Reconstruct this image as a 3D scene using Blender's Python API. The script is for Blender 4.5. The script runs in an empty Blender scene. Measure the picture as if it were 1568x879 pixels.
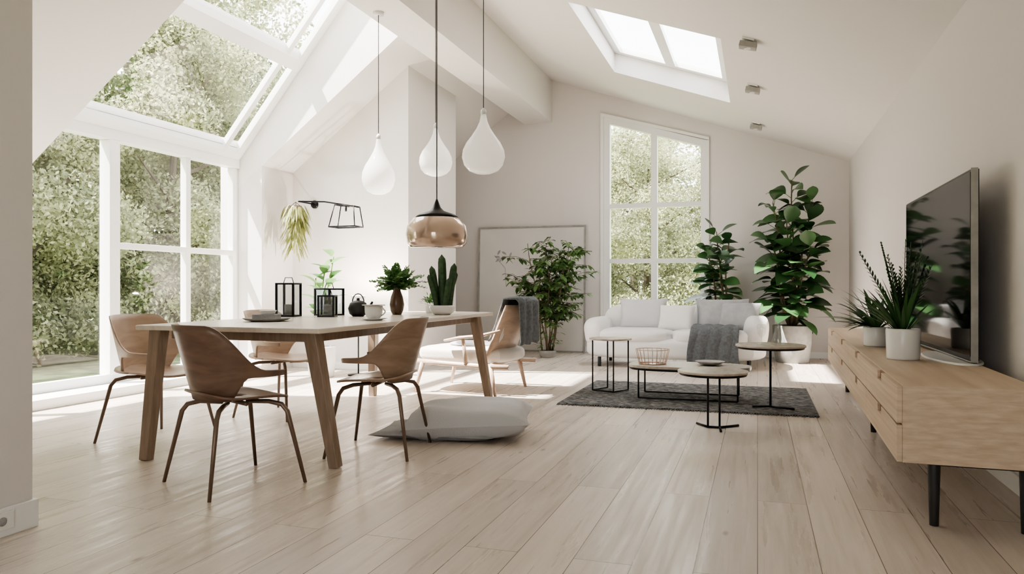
import bpy, math, random
import numpy as np
from mathutils import Vector, Matrix
random.seed(7); rng=np.random.default_rng(7)
V=Vector
sc=bpy.context.scene
# ------------------------------------------------------------ materials
def newmat(n):
    m=bpy.data.materials.new(n); m.use_nodes=True
    nt=m.node_tree; b=nt.nodes['Principled BSDF']; return m,nt,b
def mat(n,col,rough=.5,metal=0,noise=0,nscale=8,bump=0,bscale=60,**kw):
    m,nt,b=newmat(n)
    b.inputs['Base Color'].default_value=(*col,1); b.inputs['Roughness'].default_value=rough
    b.inputs['Metallic'].default_value=metal
    for k,v in kw.items(): b.inputs[k.replace('_',' ')].default_value=v
    tc=nt.nodes.new('ShaderNodeTexCoord')
    if noise:
        t=nt.nodes.new('ShaderNodeTexNoise'); t.inputs['Scale'].default_value=nscale; t.inputs['Detail'].default_value=5
        r=nt.nodes.new('ShaderNodeValToRGB')
        r.color_ramp.elements[0].position=.3; r.color_ramp.elements[1].position=.7
        r.color_ramp.elements[0].color=(*[c*(1-noise) for c in col],1)
        r.color_ramp.elements[1].color=(*[min(1,c*(1+noise)) for c in col],1)
        nt.links.new(tc.outputs['Object'],t.inputs['Vector']); nt.links.new(t.outputs['Fac'],r.inputs['Fac'])
        nt.links.new(r.outputs['Color'],b.inputs['Base Color'])
    if bump:
        t=nt.nodes.new('ShaderNodeTexNoise'); t.inputs['Scale'].default_value=bscale; t.inputs['Detail'].default_value=4
        bp=nt.nodes.new('ShaderNodeBump'); bp.inputs['Strength'].default_value=bump; bp.inputs['Distance'].default_value=.01
        nt.links.new(tc.outputs['Object'],t.inputs['Vector']); nt.links.new(t.outputs['Fac'],bp.inputs['Height'])
        nt.links.new(bp.outputs['Normal'],b.inputs['Normal'])
    return m
def wood(n,c1,c2,scale=(1,1,1),rough=.45,dist=3.0,sc_=3.0):
    m,nt,b=newmat(n); b.inputs['Roughness'].default_value=rough
    tc=nt.nodes.new('ShaderNodeTexCoord'); mp=nt.nodes.new('ShaderNodeMapping'); mp.inputs['Scale'].default_value=scale
    t=nt.nodes.new('ShaderNodeTexNoise'); t.inputs['Scale'].default_value=sc_; t.inputs['Detail'].default_value=8; t.inputs['Distortion'].default_value=dist*.2
    r=nt.nodes.new('ShaderNodeValToRGB'); r.color_ramp.elements[0].position=.32; r.color_ramp.elements[1].position=.68
    r.color_ramp.elements[0].color=(*c1,1); r.color_ramp.elements[1].color=(*c2,1)
    nt.links.new(tc.outputs['Object'],mp.inputs['Vector']); nt.links.new(mp.outputs['Vector'],t.inputs['Vector'])
    nt.links.new(t.outputs['Fac'],r.inputs['Fac']); nt.links.new(r.outputs['Color'],b.inputs['Base Color'])
    bp=nt.nodes.new('ShaderNodeBump'); bp.inputs['Strength'].default_value=.08; bp.inputs['Distance'].default_value=.01
    nt.links.new(t.outputs['Fac'],bp.inputs['Height']); nt.links.new(bp.outputs['Normal'],b.inputs['Normal'])
    return m
def leafmat(n,dark,light,rough=.4,transl=.35,clump=0):
    m=bpy.data.materials.new(n); m.use_nodes=True; nt=m.node_tree; b=nt.nodes['Principled BSDF']; out=nt.nodes['Material Output']
    g=nt.nodes.new('ShaderNodeNewGeometry'); r=nt.nodes.new('ShaderNodeValToRGB')
    r.color_ramp.elements[0].color=(*dark,1); r.color_ramp.elements[1].color=(*light,1)
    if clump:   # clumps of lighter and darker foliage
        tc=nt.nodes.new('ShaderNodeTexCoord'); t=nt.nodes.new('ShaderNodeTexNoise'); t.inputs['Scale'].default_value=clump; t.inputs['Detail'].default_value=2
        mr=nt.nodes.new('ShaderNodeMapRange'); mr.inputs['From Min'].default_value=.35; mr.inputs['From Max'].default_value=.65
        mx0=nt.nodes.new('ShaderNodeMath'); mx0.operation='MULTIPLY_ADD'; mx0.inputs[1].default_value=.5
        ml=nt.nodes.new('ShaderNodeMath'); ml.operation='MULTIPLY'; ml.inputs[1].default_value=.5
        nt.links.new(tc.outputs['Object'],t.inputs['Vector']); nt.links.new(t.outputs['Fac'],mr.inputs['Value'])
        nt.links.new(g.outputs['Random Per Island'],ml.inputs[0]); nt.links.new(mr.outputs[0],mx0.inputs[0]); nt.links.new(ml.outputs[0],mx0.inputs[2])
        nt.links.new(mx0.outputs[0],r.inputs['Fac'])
    else: nt.links.new(g.outputs['Random Per Island'],r.inputs['Fac'])
    nt.links.new(r.outputs['Color'],b.inputs['Base Color'])
    b.inputs['Roughness'].default_value=rough
    t=nt.nodes.new('ShaderNodeBsdfTranslucent'); mx=nt.nodes.new('ShaderNodeMixShader'); mx.inputs[0].default_value=transl
    nt.links.new(r.outputs['Color'],t.inputs['Color']); nt.links.new(b.outputs[0],mx.inputs[1]); nt.links.new(t.outputs[0],mx.inputs[2])
    nt.links.new(mx.outputs[0],out.inputs['Surface']); return m
def glassmat(n,refl=.06,tint=(1,1,1)):
    m=bpy.data.materials.new(n); m.use_nodes=True; nt=m.node_tree; nt.nodes.remove(nt.nodes['Principled BSDF']); out=nt.nodes['Material Output']
    t=nt.nodes.new('ShaderNodeBsdfTransparent'); t.inputs[0].default_value=(*tint,1)
    g=nt.nodes.new('ShaderNodeBsdfGlossy'); g.inputs['Roughness'].default_value=.02
    mx=nt.nodes.new('ShaderNodeMixShader'); mx.inputs[0].default_value=refl
    nt.links.new(t.outputs[0],mx.inputs[1]); nt.links.new(g.outputs[0],mx.inputs[2]); nt.links.new(mx.outputs[0],out.inputs['Surface']); return m

M_wall=mat('plaster_wall',(.735,.70,.68),.9,bump=.05,bscale=90)
M_ceil=mat('plaster_ceiling',(.775,.745,.72),.9,bump=.04,bscale=80)
M_trim=mat('white_trim',(.85,.85,.84),.4)
M_glass=glassmat('window_glass',.05)
M_clear=glassmat('clear_glass',.10,(.93,.95,.95))
M_black=mat('black_metal',(.012,.012,.013),.35,.6)
M_blk=mat('black_matte',(.02,.02,.02),.5)
M_oak=wood('oak_console',(.49,.37,.26),(.65,.52,.39),(5,.35,26),.5,1.5,2.2)
M_table=wood('table_top_wood',(.68,.60,.51),(.79,.715,.62),(8,1,8),.3)
M_ttop=wood('side_table_top',(.40,.345,.285),(.52,.455,.385),(8,2,8),.25)
M_leg=wood('table_leg_wood',(.25,.18,.13),(.35,.26,.195),(14,14,1.5),.4)
M_shaded=wood('shaded_shell',(.15,.088,.062),(.22,.135,.096),(2,2,7),.35)  # darker copy of the chair wood, front chair's shade put into the colour
M_wal2=wood('brown_shell',(.27,.18,.128),(.37,.255,.185),(2,2,7),.35)
M_tan=wood('light_wood_shell',(.47,.35,.265),(.60,.465,.365),(2,2,7),.35)  # light wood; on the dining chairs the lit look is in the colour
M_cleg=mat('chair_leg_bronze',(.20,.14,.105),.35,.4)
M_sofa=mat('white_fabric',(.77,.755,.74),.95,bump=.25,bscale=180,Sheen_Weight=.3)
M_cream=mat('cream_fabric',(.70,.665,.62),.95,bump=.3,bscale=120,Sheen_Weight=.3)
M_cush=mat('light_cushion_fabric',(.56,.56,.57),.95,bump=.3,bscale=120)
M_grey=mat('grey_knit',(.13,.14,.15),.95,noise=.25,nscale=40,bump=.6,bscale=120)
M_lgrey=mat('light_grey_fabric',(.38,.38,.39),.95,noise=.1,nscale=10,bump=.4,bscale=90)
M_pot=mat('concrete_pot',(.36,.35,.33),.8,noise=.12,nscale=14,bump=.2)
M_white=mat('white_ceramic',(.82,.81,.79),.25)
M_soil=mat('soil',(.05,.035,.025),.95,noise=.4,nscale=60,bump=.6)
M_stem=mat('stem_bark',(.16,.12,.07),.8,noise=.3,nscale=30)
M_gstem=mat('green_stem',(.12,.2,.06),.6)
M_leafD=leafmat('rubber_leaf',(.022,.06,.022),(.08,.18,.065),.28,.15)
M_leafB=leafmat('dark_grass_leaf',(.015,.035,.015),(.05,.10,.04),.35,.15)
M_leafM=leafmat('ficus_leaf',(.04,.10,.03),(.19,.31,.11),.4,.25)
M_leafY=leafmat('hanging_leaf',(.2,.22,.07),(.42,.42,.18),.6,.3)
M_leafG=leafmat('green_leaf',(.04,.12,.03),(.17,.29,.11),.45,.3)
M_cact=mat('cactus_skin',(.05,.10,.045),.6,noise=.3,nscale=40,bump=.4)
M_brown=mat('brown_glaze',(.12,.07,.045),.25)
M_copper=mat('copper_notch',(.25,.11,.05),.4,.5)
M_tscreen=mat('tv_screen',(.004,.004,.005),.05,IOR=1.22)
M_gold=mat('rose_beige_metal',(.62,.47,.38),.12,.55,Coat_Weight=.5)
M_paper=mat('artwork_canvas',(.70,.68,.66),.8,noise=.05,nscale=2)
M_bark=mat('tree_bark',(.10,.08,.06),.9,noise=.3,nscale=8)
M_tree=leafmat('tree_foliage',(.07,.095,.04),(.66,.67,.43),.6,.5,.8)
M_grass=mat('grass_ground',(.2,.24,.12),.95,noise=.5,nscale=3)
def rugmat():
    m,nt,b=newmat('woven_rug'); N=nt.nodes; L=nt.links; b.inputs['Roughness'].default_value=.95
    tc=N.new('ShaderNodeTexCoord'); mp=N.new('ShaderNodeMapping'); mp.inputs['Scale'].default_value=(1,3.0,1); L.new(tc.outputs['Object'],mp.inputs['Vector'])
    t=N.new('ShaderNodeTexNoise'); t.inputs['Scale'].default_value=16; t.inputs['Detail'].default_value=7; t.inputs['Roughness'].default_value=.8; L.new(mp.outputs[0],t.inputs['Vector'])
    r=N.new('ShaderNodeValToRGB'); r.color_ramp.elements[0].position=.45; r.color_ramp.elements[0].color=(.025,.025,.027,1); r.color_ramp.elements[1].position=.60; r.color_ramp.elements[1].color=(.34,.335,.325,1)
    L.new(t.outputs['Fac'],r.inputs['Fac']); L.new(r.outputs[0],b.inputs['Base Color'])
    bp=N.new('ShaderNodeBump'); bp.inputs['Strength'].default_value=.7; bp.inputs['Distance'].default_value=.01; L.new(t.outputs['Fac'],bp.inputs['Height']); L.new(bp.outputs[0],b.inputs['Normal']); return m
M_rug=rugmat()
def milk():
    m=bpy.data.materials.new('milk_glass'); m.use_nodes=True; nt=m.node_tree; b=nt.nodes['Principled BSDF']; out=nt.nodes['Material Output']
    b.inputs['Base Color'].default_value=(.93,.92,.91,1); b.inputs['Roughness'].default_value=.08
    tr=nt.nodes.new('ShaderNodeBsdfTranslucent'); tr.inputs[0].default_value=(.97,.96,.95,1)
    m1=nt.nodes.new('ShaderNodeMixShader'); m1.inputs[0].default_value=.5
    tp=nt.nodes.new('ShaderNodeBsdfTransparent'); m2=nt.nodes.new('ShaderNodeMixShader'); m2.inputs[0].default_value=.3
    nt.links.new(b.outputs[0],m1.inputs[1]); nt.links.new(tr.outputs[0],m1.inputs[2])
    nt.links.new(m1.outputs[0],m2.inputs[1]); nt.links.new(tp.outputs[0],m2.inputs[2]); nt.links.new(m2.outputs[0],out.inputs['Surface']); return m
M_milk=milk()
def floormat():
    m,nt,b=newmat('whitewashed_oak_planks'); N=nt.nodes; L=nt.links
    tc=N.new('ShaderNodeTexCoord'); mp=N.new('ShaderNodeMapping'); mp.inputs['Rotation'].default_value=(0,0,math.pi/2)
    L.new(tc.outputs['Object'],mp.inputs['Vector'])
    br=N.new('ShaderNodeTexBrick'); br.offset=.37; br.inputs['Scale'].default_value=1; br.inputs['Brick Width'].default_value=2.7
    br.inputs['Row Height'].default_value=.215; br.inputs['Mortar Size'].default_value=.0017; br.inputs['Mortar Smooth'].default_value=.1
    br.inputs['Color1'].default_value=(0,0,0,1); br.inputs['Color2'].default_value=(1,1,1,1); br.inputs['Mortar'].default_value=(.5,.5,.5,1); br.inputs['Bias'].default_value=0
    L.new(mp.outputs['Vector'],br.inputs['Vector'])
    add=N.new('ShaderNodeVectorMath'); add.operation='ADD'
    sc2=N.new('ShaderNodeVectorMath'); sc2.operation='SCALE'; sc2.inputs['Scale'].default_value=7.0
    L.new(br.outputs['Color'],sc2.inputs[0]); L.new(mp.outputs['Vector'],add.inputs[0]); L.new(sc2.outputs[0],add.inputs[1])
    m2=N.new('ShaderNodeMapping'); m2.inputs['Scale'].default_value=(.7,15,1); L.new(add.outputs[0],m2.inputs['Vector'])
    n1=N.new('ShaderNodeTexNoise'); n1.inputs['Scale'].default_value=1.7; n1.inputs['Detail'].default_value=12; n1.inputs['Roughness'].default_value=.62; n1.inputs['Distortion'].default_value=.6; L.new(m2.outputs[0],n1.inputs['Vector'])
    r1=N.new('ShaderNodeValToRGB'); e=r1.color_ramp.elements; e[0].position=.22; e[0].color=(.50,.42,.355,1); e[1].position=.72; e[1].color=(.69,.62,.56,1)
    k=e.new(.42); k.color=(.61,.535,.47,1)
    L.new(n1.outputs['Fac'],r1.inputs['Fac'])
    r2=N.new('ShaderNodeValToRGB'); r2.color_ramp.elements[0].color=(.85,.84,.835,1); r2.color_ramp.elements[1].color=(1.07,1.06,1.05,1)
    L.new(br.outputs['Color'],r2.inputs['Fac'])
    mu=N.new('ShaderNodeMixRGB'); mu.blend_type='MULTIPLY'; mu.inputs[0].default_value=1; L.new(r1.outputs[0],mu.inputs[1]); L.new(r2.outputs[0],mu.inputs[2])
    m3=N.new('ShaderNodeMapping'); m3.inputs['Scale'].default_value=(1.3,3.2,1); L.new(add.outputs[0],m3.inputs['Vector'])
    vo=N.new('ShaderNodeTexVoronoi'); vo.inputs['Scale'].default_value=1.25; L.new(m3.outputs[0],vo.inputs['Vector'])
    r3=N.new('ShaderNodeValToRGB'); r3.color_ramp.elements[0].position=.02; r3.color_ramp.elements[0].color=(.35,.25,.18,1); r3.color_ramp.elements[1].position=.07; r3.color_ramp.elements[1].color=(1,1,1,1)
    L.new(vo.outputs['Distance'],r3.inputs['Fac'])
    mk=N.new('ShaderNodeMixRGB'); mk.blend_type='MULTIPLY'; mk.inputs[0].default_value=.7; L.new(mu.outputs[0],mk.inputs[1]); L.new(r3.outputs[0],mk.inputs[2])
    mo=N.new('ShaderNodeMixRGB'); mo.inputs[2].default_value=(.17,.125,.095,1); L.new(br.outputs['Fac'],mo.inputs[0]); L.new(mk.outputs[0],mo.inputs[1])
    L.new(mo.outputs[0],b.inputs['Base Color'])
    rr=N.new('ShaderNodeMapRange'); rr.inputs['From Min'].default_value=.3; rr.inputs['From Max'].default_value=.7; rr.inputs['To Min'].default_value=.22; rr.inputs['To Max'].default_value=.5
    n2=N.new('ShaderNodeTexNoise'); n2.inputs['Scale'].default_value=1.6; n2.inputs['Detail'].default_value=6; L.new(m2.outputs[0],n2.inputs['Vector'])
    L.new(n2.outputs['Fac'],rr.inputs['Value']); L.new(rr.outputs[0],b.inputs['Roughness'])
    bp=N.new('ShaderNodeBump'); bp.inputs['Strength'].default_value=.10; bp.inputs['Distance'].default_value=.01
    su=N.new('ShaderNodeMath'); su.operation='SUBTRACT'; L.new(n1.outputs['Fac'],su.inputs[0]); L.new(br.outputs['Fac'],su.inputs[1])
    L.new(su.outputs[0],bp.inputs['Height']); L.new(bp.outputs[0],b.inputs['Normal'])
    return m
M_floor=floormat()

# ------------------------------------------------------------ mesh builder
class B:
    def __init__(s,name,loc=(0,0,0),rz=0):
        s.n=name; s.v=[]; s.f=[]; s.mi=[]; s.sm=[]; s.mats=[]; s.loc=V(loc); s.rz=rz
    def m(s,mt):
        if mt not in s.mats: s.mats.append(mt)
        return s.mats.index(mt)
    def add(s,vs,fs,mt,smooth=False):
        o=len(s.v); s.v+= [tuple(v) for v in vs]; i=s.m(mt)
        for f in fs: s.f.append([a+o for a in f]); s.mi.append(i); s.sm.append(smooth)
    def box(s,c,sz,mt,R=None):
        x,y,z=[a/2 for a in sz]
        vs=[V((i*x,j*y,k*z)) for i in(-1,1) for j in(-1,1) for k in(-1,1)]
        if R is not None: vs=[R@v for v in vs]
        vs=[v+V(c) for v in vs]
        s.add(vs,[(0,1,3,2),(4,6,7,5),(0,4,5,1),(2,3,7,6),(0,2,6,4),(1,5,7,3)],mt)
    def bb(s,a,b,mt):
        s.box([(p+q)/2 for p,q in zip(a,b)],[abs(q-p) for p,q in zip(a,b)],mt)
    def prism(s,poly,y0,y1,mt):   # poly in XZ
        n=len(poly); vs=[(x,y0,z) for x,z in poly]+[(x,y1,z) for x,z in poly]
        fs=[tuple(range(n)),tuple(range(2*n-1,n-1,-1))]+[(i,i+n,(i+1)%n+n,(i+1)%n) for i in range(n)]
        s.add(vs,fs,mt)
    def tube(s,pts,r,mt,seg=8,closed=False,flat=1.0):
        pts=[V(p) for p in pts]; n=len(pts); rs=r if isinstance(r,(list,tuple)) else [r]*n
        vs=[];ref=None
        for i,p in enumerate(pts):
            if closed: t=(pts[(i+1)%n]-pts[i-1])
            else: t=pts[min(i+1,n-1)]-pts[max(i-1,0)]
            t.normalize()
            if ref is None: ref=V((0,0,1)) if abs(t.z)<.9 else V((1,0,0))
            a=t.cross(ref)
            if a.length<1e-4: ref=V((0,1,0)); a=t.cross(ref)
            a.normalize(); b=a.cross(t).normalized(); ref=b
            for k in range(seg):
                th=2*math.pi*(k+(.5 if seg==4 else 0))/seg; vs.append(p+a*math.cos(th)*rs[i]+b*math.sin(th)*rs[i]*flat)
        fs=[]
        for i in range(n if closed else n-1):
            j=(i+1)%n
            for k in range(seg):
                k2=(k+1)%seg; fs.append((i*seg+k,i*seg+k2,j*seg+k2,j*seg+k))
        if not closed: fs.append(tuple(range(seg-1,-1,-1))); fs.append(tuple((n-1)*seg+k for k in range(seg)))
        s.add(vs,fs,mt,seg>4)
    def lathe(s,prof,c,mt,seg=32,sx=1,sy=1,smooth=True):
        c=V(c); vs=[];n=len(prof)
        for r,z in prof:
            for k in range(seg):
                th=2*math.pi*k/seg; vs.append(c+V((r*math.cos(th)*sx,r*math.sin(th)*sy,z)))
        fs=[(i*seg+k,i*seg+(k+1)%seg,(i+1)*seg+(k+1)%seg,(i+1)*seg+k) for i in range(n-1) for k in range(seg)]
        if prof[0][0]>1e-3: fs.append(tuple(range(seg-1,-1,-1)))
        if prof[-1][0]>1e-3: fs.append(tuple((n-1)*seg+k for k in range(seg)))
        s.add(vs,fs,mt,smooth)
    def surf(s,fn,nu,nv,mt,th=0):
        P=[[V(fn(i/nu,j/nv)) for j in range(nv+1)] for i in range(nu+1)]
        vs=[];W=nv+1
        def nrm(i,j):
            a=P[min(i+1,nu)][j]-P[max(i-1,0)][j]; b=P[i][min(j+1,nv)]-P[i][max(j-1,0)]
            c=a.cross(b); return c.normalized() if c.length>1e-9 else V((0,0,1))
        for i in range(nu+1):
            for j in range(W): vs.append(P[i][j])
        fs=[(i*W+j,(i+1)*W+j,(i+1)*W+j+1,i*W+j+1) for i in range(nu) for j in range(nv)]
        if th:
            o=len(vs)
            for i in range(nu+1):
                for j in range(W): vs.append(P[i][j]-nrm(i,j)*th)
            fs+=[(o+i*W+j,o+i*W+j+1,o+(i+1)*W+j+1,o+(i+1)*W+j) for i in range(nu) for j in range(nv)]
            for i in range(nu):
                fs.append((i*W,o+i*W,o+(i+1)*W,(i+1)*W)); fs.append((i*W+nv,(i+1)*W+nv,o+(i+1)*W+nv,o+i*W+nv))
            for j in range(nv):
                fs.append((j,j+1,o+j+1,o+j)); fs.append((nu*W+j,o+nu*W+j,o+nu*W+j+1,nu*W+j+1))
        s.add(vs,fs,mt,True)
    def rbox(s,c,sz,mt,k=5,R=None,n=10,wob=0):
        c=V(c); h=[a/2 for a in sz]; vs=[];fs=[]
        ph=[random.uniform(0,6.28) for _ in range(3)]
        for ax in range(3):
            for sg in(-1,1):
                o=len(vs)
                for i in range(n+1):
                    for j in range(n+1):
                        a=math.tan((2*i/n-1)*math.pi/4); b=math.tan((2*j/n-1)*math.pi/4)
                        p=[0,0,0]; p[ax]=sg; p[(ax+1)%3]=a; p[(ax+2)%3]=b
                        q=sum(abs(t)**k for t in p)**(1/k); p=[t/q for t in p]
                        v=V((p[0]*h[0],p[1]*h[1],p[2]*h[2]))
                        if wob:
                            w=1+wob*math.sin(5*p[0]+ph[0])*math.sin(4*p[1]+ph[1])*math.cos(3*p[2]+ph[2]); v*=w
                        if R is not None: v=R@v
                        vs.append(c+v)
                for i in range(n):
                    for j in range(n):
                        q=(o+i*(n+1)+j,o+(i+1)*(n+1)+j,o+(i+1)*(n+1)+j+1,o+i*(n+1)+j+1)
                        fs.append(q if sg>0 else q[::-1])
        s.add(vs,fs,mt,True)
    def pillow(s,c,sx,sy,sz,mt,R=None,n=18,wr=.03):
        c=V(c)
        ph=[random.uniform(0,6.28) for _ in range(3)]
        for sg in(-1,1):
            def fn(u,v,sg=sg):
                x=2*u-1;y=2*v-1
                e=max(0,(1-x**4)*(1-y**4))**.5
                ex=1-.07*(1-abs(y)**2)*abs(x)**3; ey=1-.07*(1-abs(x)**2)*abs(y)**3
                z=sg*sz/2*e*(1+wr*8*math.sin(4*x+ph[0]+3*y)*math.sin(5*y+ph[1])*(abs(x)+abs(y))*.4)
                p=V((x*sx/2*ex,y*sy/2*ey,z))
                if R is not None: p=R@p
                return c+p
            s.surf(fn,n,n,mt)
    def leaf(s,base,d,L,W,mt,droop=.2,fold=.25,segs=6,pw=.8,up=(0,0,1),curl=0):
        base=V(base); d=V(d).normalized(); up=V(up)
        sd=d.cross(up)
        if sd.length<1e-3: sd=V((1,0,0))
        sd.normalize(); nn=sd.cross(d).normalized()
        vs=[];fs=[]
        for i in range(segs+1):
            t=i/segs; c=base+d*L*t-V((0,0,1))*droop*L*t*t
            w=W/2*max(0,math.sin(math.pi*min(1,t**pw)))**.75 if 0<i<segs else (W*.03 if i==0 else 0.001)
            off=nn*(w*fold)
            vs+= [c+sd*w+off,c,c-sd*w+off]
        for i in range(segs):
            a=i*3; fs+=[(a,a+1,a+4,a+3),(a+1,a+2,a+5,a+4)]
        s.add(vs,fs,mt,True)
    def done(s,bevel=0,bseg=2,sub=0):
        me=bpy.data.meshes.new(s.n); me.from_pydata(s.v,[],s.f)
        for m_ in s.mats: me.materials.append(m_)
        me.polygons.foreach_set('material_index',s.mi); me.polygons.foreach_set('use_smooth',s.sm); me.update()
        o=bpy.data.objects.new(s.n,me); sc.collection.objects.link(o); o.location=s.loc; o.rotation_euler=(0,0,s.rz)
        if bevel:
            b=o.modifiers.new('Bevel','BEVEL'); b.width=bevel; b.segments=bseg; b.limit_method='ANGLE'; b.angle_limit=math.radians(40)
        return o
def RX(a): return Matrix.Rotation(math.radians(a),3,'X')
def RY(a): return Matrix.Rotation(math.radians(a),3,'Y')
def RZ(a): return Matrix.Rotation(math.radians(a),3,'Z')

# ------------------------------------------------------------ shell
YB=11.3; XR=1.2; XW=-5.85; XI=-5.52; RID=-3.106
zL=lambda x:2.42+.755*(x+5.52)
zR=lambda x:2.73-.3514*(x-1.2)
zC=lambda x:zL(x) if x<RID else zR(x)
zG=lambda x:2.47+1.2*(x+5.85)
b=B('floor'); b.bb((-6.2,-2.2,-.2),(1.4,11.5,0),M_floor); b.done()
b=B('ceiling')
def slabL(x0,x1,y0,y1,t=.3): b.prism([(x0,zL(x0)),(x1,zL(x1)),(x1,zL(x1)+t),(x0,zL(x0)+t)],y0,y1,M_ceil)
def slabR(x0,x1,y0,y1,t=.34): b.prism([(x0,zR(x0)),(x1,zR(x1)),(x1,zR(x1)+t),(x0,zR(x0)+t)],y0,y1,M_ceil)
slabL(-6.1,RID,-2.2,4.65); slabL(-3.4,RID,4.65,7.7); slabL(-6.1,RID,7.7,11.5)
SK=(-1.75,-.32,7.1,9.6)
slabR(RID,1.4,-2.2,SK[2]); slabR(RID,1.4,SK[3],11.5); slabR(RID,SK[0],SK[2],SK[3]); slabR(SK[1],1.4,SK[2],SK[3])
rev=[(-6.1,zL(-6.1)),(-3.4,zL(-3.4)),(-3.4,zG(-3.5)+.15),(-3.5,zG(-3.5)+.15),(XW-.1,2.55),(-6.1,2.55)]
b.prism(rev,7.45,7.7,M_ceil); b.prism(rev,4.65,4.9,M_ceil)
b.bb((-3.5,4.9,zL(-3.5)),(-3.4,7.45,zG(-3.5)+.1),M_ceil)
b.done()
b=B('ceiling_beam'); b.bb((-3.49,-2.2,3.56),(-3.04,YB,4.35),M_ceil); b.done()
b=B('wall_left')
b.prism([(-6.1,0),(XI,0),(XI,zL(XI)),(-6.1,zL(-6.1))],7.45,8.1,M_wall)
b.prism([(-6.1,0),(XI,0),(XI,zL(XI)),(-6.1,zL(-6.1))],9.5,11.5,M_wall)
b.prism([(-6.1,0),(XW,0),(XW,zL(XW)),(-6.1,zL(-6.1))],-2.2,2.6,M_wall)
b.done()
b=B('wall_alcove'); b.prism([(-6.05,0),(-3.93,0),(-3.93,zL(-3.93)+.02),(-6.05,zL(-6.05)+.02)],8.07,9.54,M_wall); b.done()
WX0,WX1,WZ=-2.22,-.72,.42
zw=lambda x:3.60+(3.14-3.60)*(x-WX0)/(WX1-WX0)
b=B('wall_back')
b.prism([(-6.1,0),(WX0,0),(WX0,zR(WX0)+.05),(RID,zC(RID)+.05),(-6.1,zL(-6.1)+.05)],YB,YB+.25,M_wall)
b.prism([(WX1,0),(1.4,0),(1.4,zR(1.4)+.05),(WX1,zR(WX1)+.05)],YB,YB+.25,M_wall)
b.prism([(WX0,0),(WX1,0),(WX1,WZ),(WX0,WZ)],YB,YB+.25,M_wall)
b.prism([(WX0,zw(WX0)),(WX1,zw(WX1)),(WX1,zR(WX1)+.05),(WX0,zR(WX0)+.05)],YB,YB+.25,M_wall)
b.done()
b=B('wall_right'); b.bb((XR,-2.2,0),(XR+.2,11.5,2.75),M_wall); b.done()
b=B('wall_partition'); b.prism([(-3.08,0),(-2.88,0),(-2.88,zR(-2.88)+.05),(-3.08,zR(-3.08)+.05)],-2,2.36,M_wall); b.done()
b=B('wall_rear')
b.prism([(-6.1,0),(-1.6,0),(-1.6,zR(-1.6)),(RID,zC(RID)),(-6.1,zL(-6.1))],-2.25,-2,M_wall)
b.prism([(.2,0),(1.4,0),(1.4,zR(1.4)),(.2,zR(.2))],-2.25,-2,M_wall)
b.prism([(-1.6,2.3),(.2,2.3),(.2,zR(.2)),(-1.6,zR(-1.6))],-2.25,-2,M_wall); b.done()
# trims
b=B('baseboard_partition'); b.bb((-2.88,-2,0),(-2.862,2.375,.115),M_trim); b.bb((-3.08,2.36,0),(-2.8805,2.378,.115),M_trim); b.done(.003)
b=B('wall_socket'); b.bb((-2.862,2.08,.03),(-2.855,2.26,.10),M_white)
for yy in(2.13,2.21): b.tube([(-2.856,yy,.065),(-2.852,yy,.065)],.018,M_lgrey,12)
b.done(.002)
b=B('baseboard_back'); b.bb((XI,YB-.015,0),(XR,YB,.09),M_trim); b.done(.003)
b=B('baseboard_right'); b.bb((XR-.015,-2,0),(XR,YB-.016,.09),M_trim); b.done(.003)
b=B('baseboard_alcove'); b.bb((XI,8.055,0),(-3.915,8.07,.09),M_trim); b.bb((-3.93,8.0701,0),(-3.915,9.54,.09),M_trim); b.done(.003)
b=B('trim_1'); b.bb((XW-.15,2.6,0),(XI,7.45,.085),M_trim); b.done(.006)
# left window
b=B('window_1'); F=M_trim; x0,x1=XW-.08,XW
b.bb((x0,2.6,.085),(x1,7.45,.17),F); b.bb((x0-.02,2.6,2.40),(x1+.03,7.45,2.50),F)
b.bb((x0,7.36,.17),(x1,7.45,2.4),F); b.bb((x0-.02,5.57,.17),(x1+.03,5.69,2.4),F); b.bb((x0,6.60,.17),(x1,6.67,2.4),F)
b.bb((x0+.002,5.69,1.37),(x1-.002,7.36,1.43),F); b.bb((x0,4.0,.17),(x1,4.1,2.4),F); b.bb((x0,2.6,.17),(x1,2.7,2.4),F)
b.bb((x0+.035,2.7,.17),(x0+.045,7.36,2.4),M_glass); b.done(.006)
# roof window
b=B('window_2')
def rbar(x0,x1,y0,y1,t=.09,mt=F,off=0):
    b.prism([(x0,zG(x0)+off),(x1,zG(x1)+off),(x1,zG(x1)+off+t),(x0,zG(x0)+off+t)],y0,y1,mt)
rbar(-5.85,-3.5,7.33,7.45,.12); rbar(-5.845,-3.505,7.08,7.15,.1,off=.003); rbar(-5.85,-3.5,4.9,5.0,.12)
rbar(-5.85,-5.77,4.901,7.449,.14,off=-.004); rbar(-5.02,-4.93,4.901,7.449,.12,off=-.006); rbar(-4.1,-4.02,4.901,7.449,.12,off=-.006); rbar(-3.58,-3.5,4.901,7.449,.12,off=-.006)
rbar(-5.77,-3.58,4.95,7.4,.012,M_glass,.05); b.done(.004)
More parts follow.
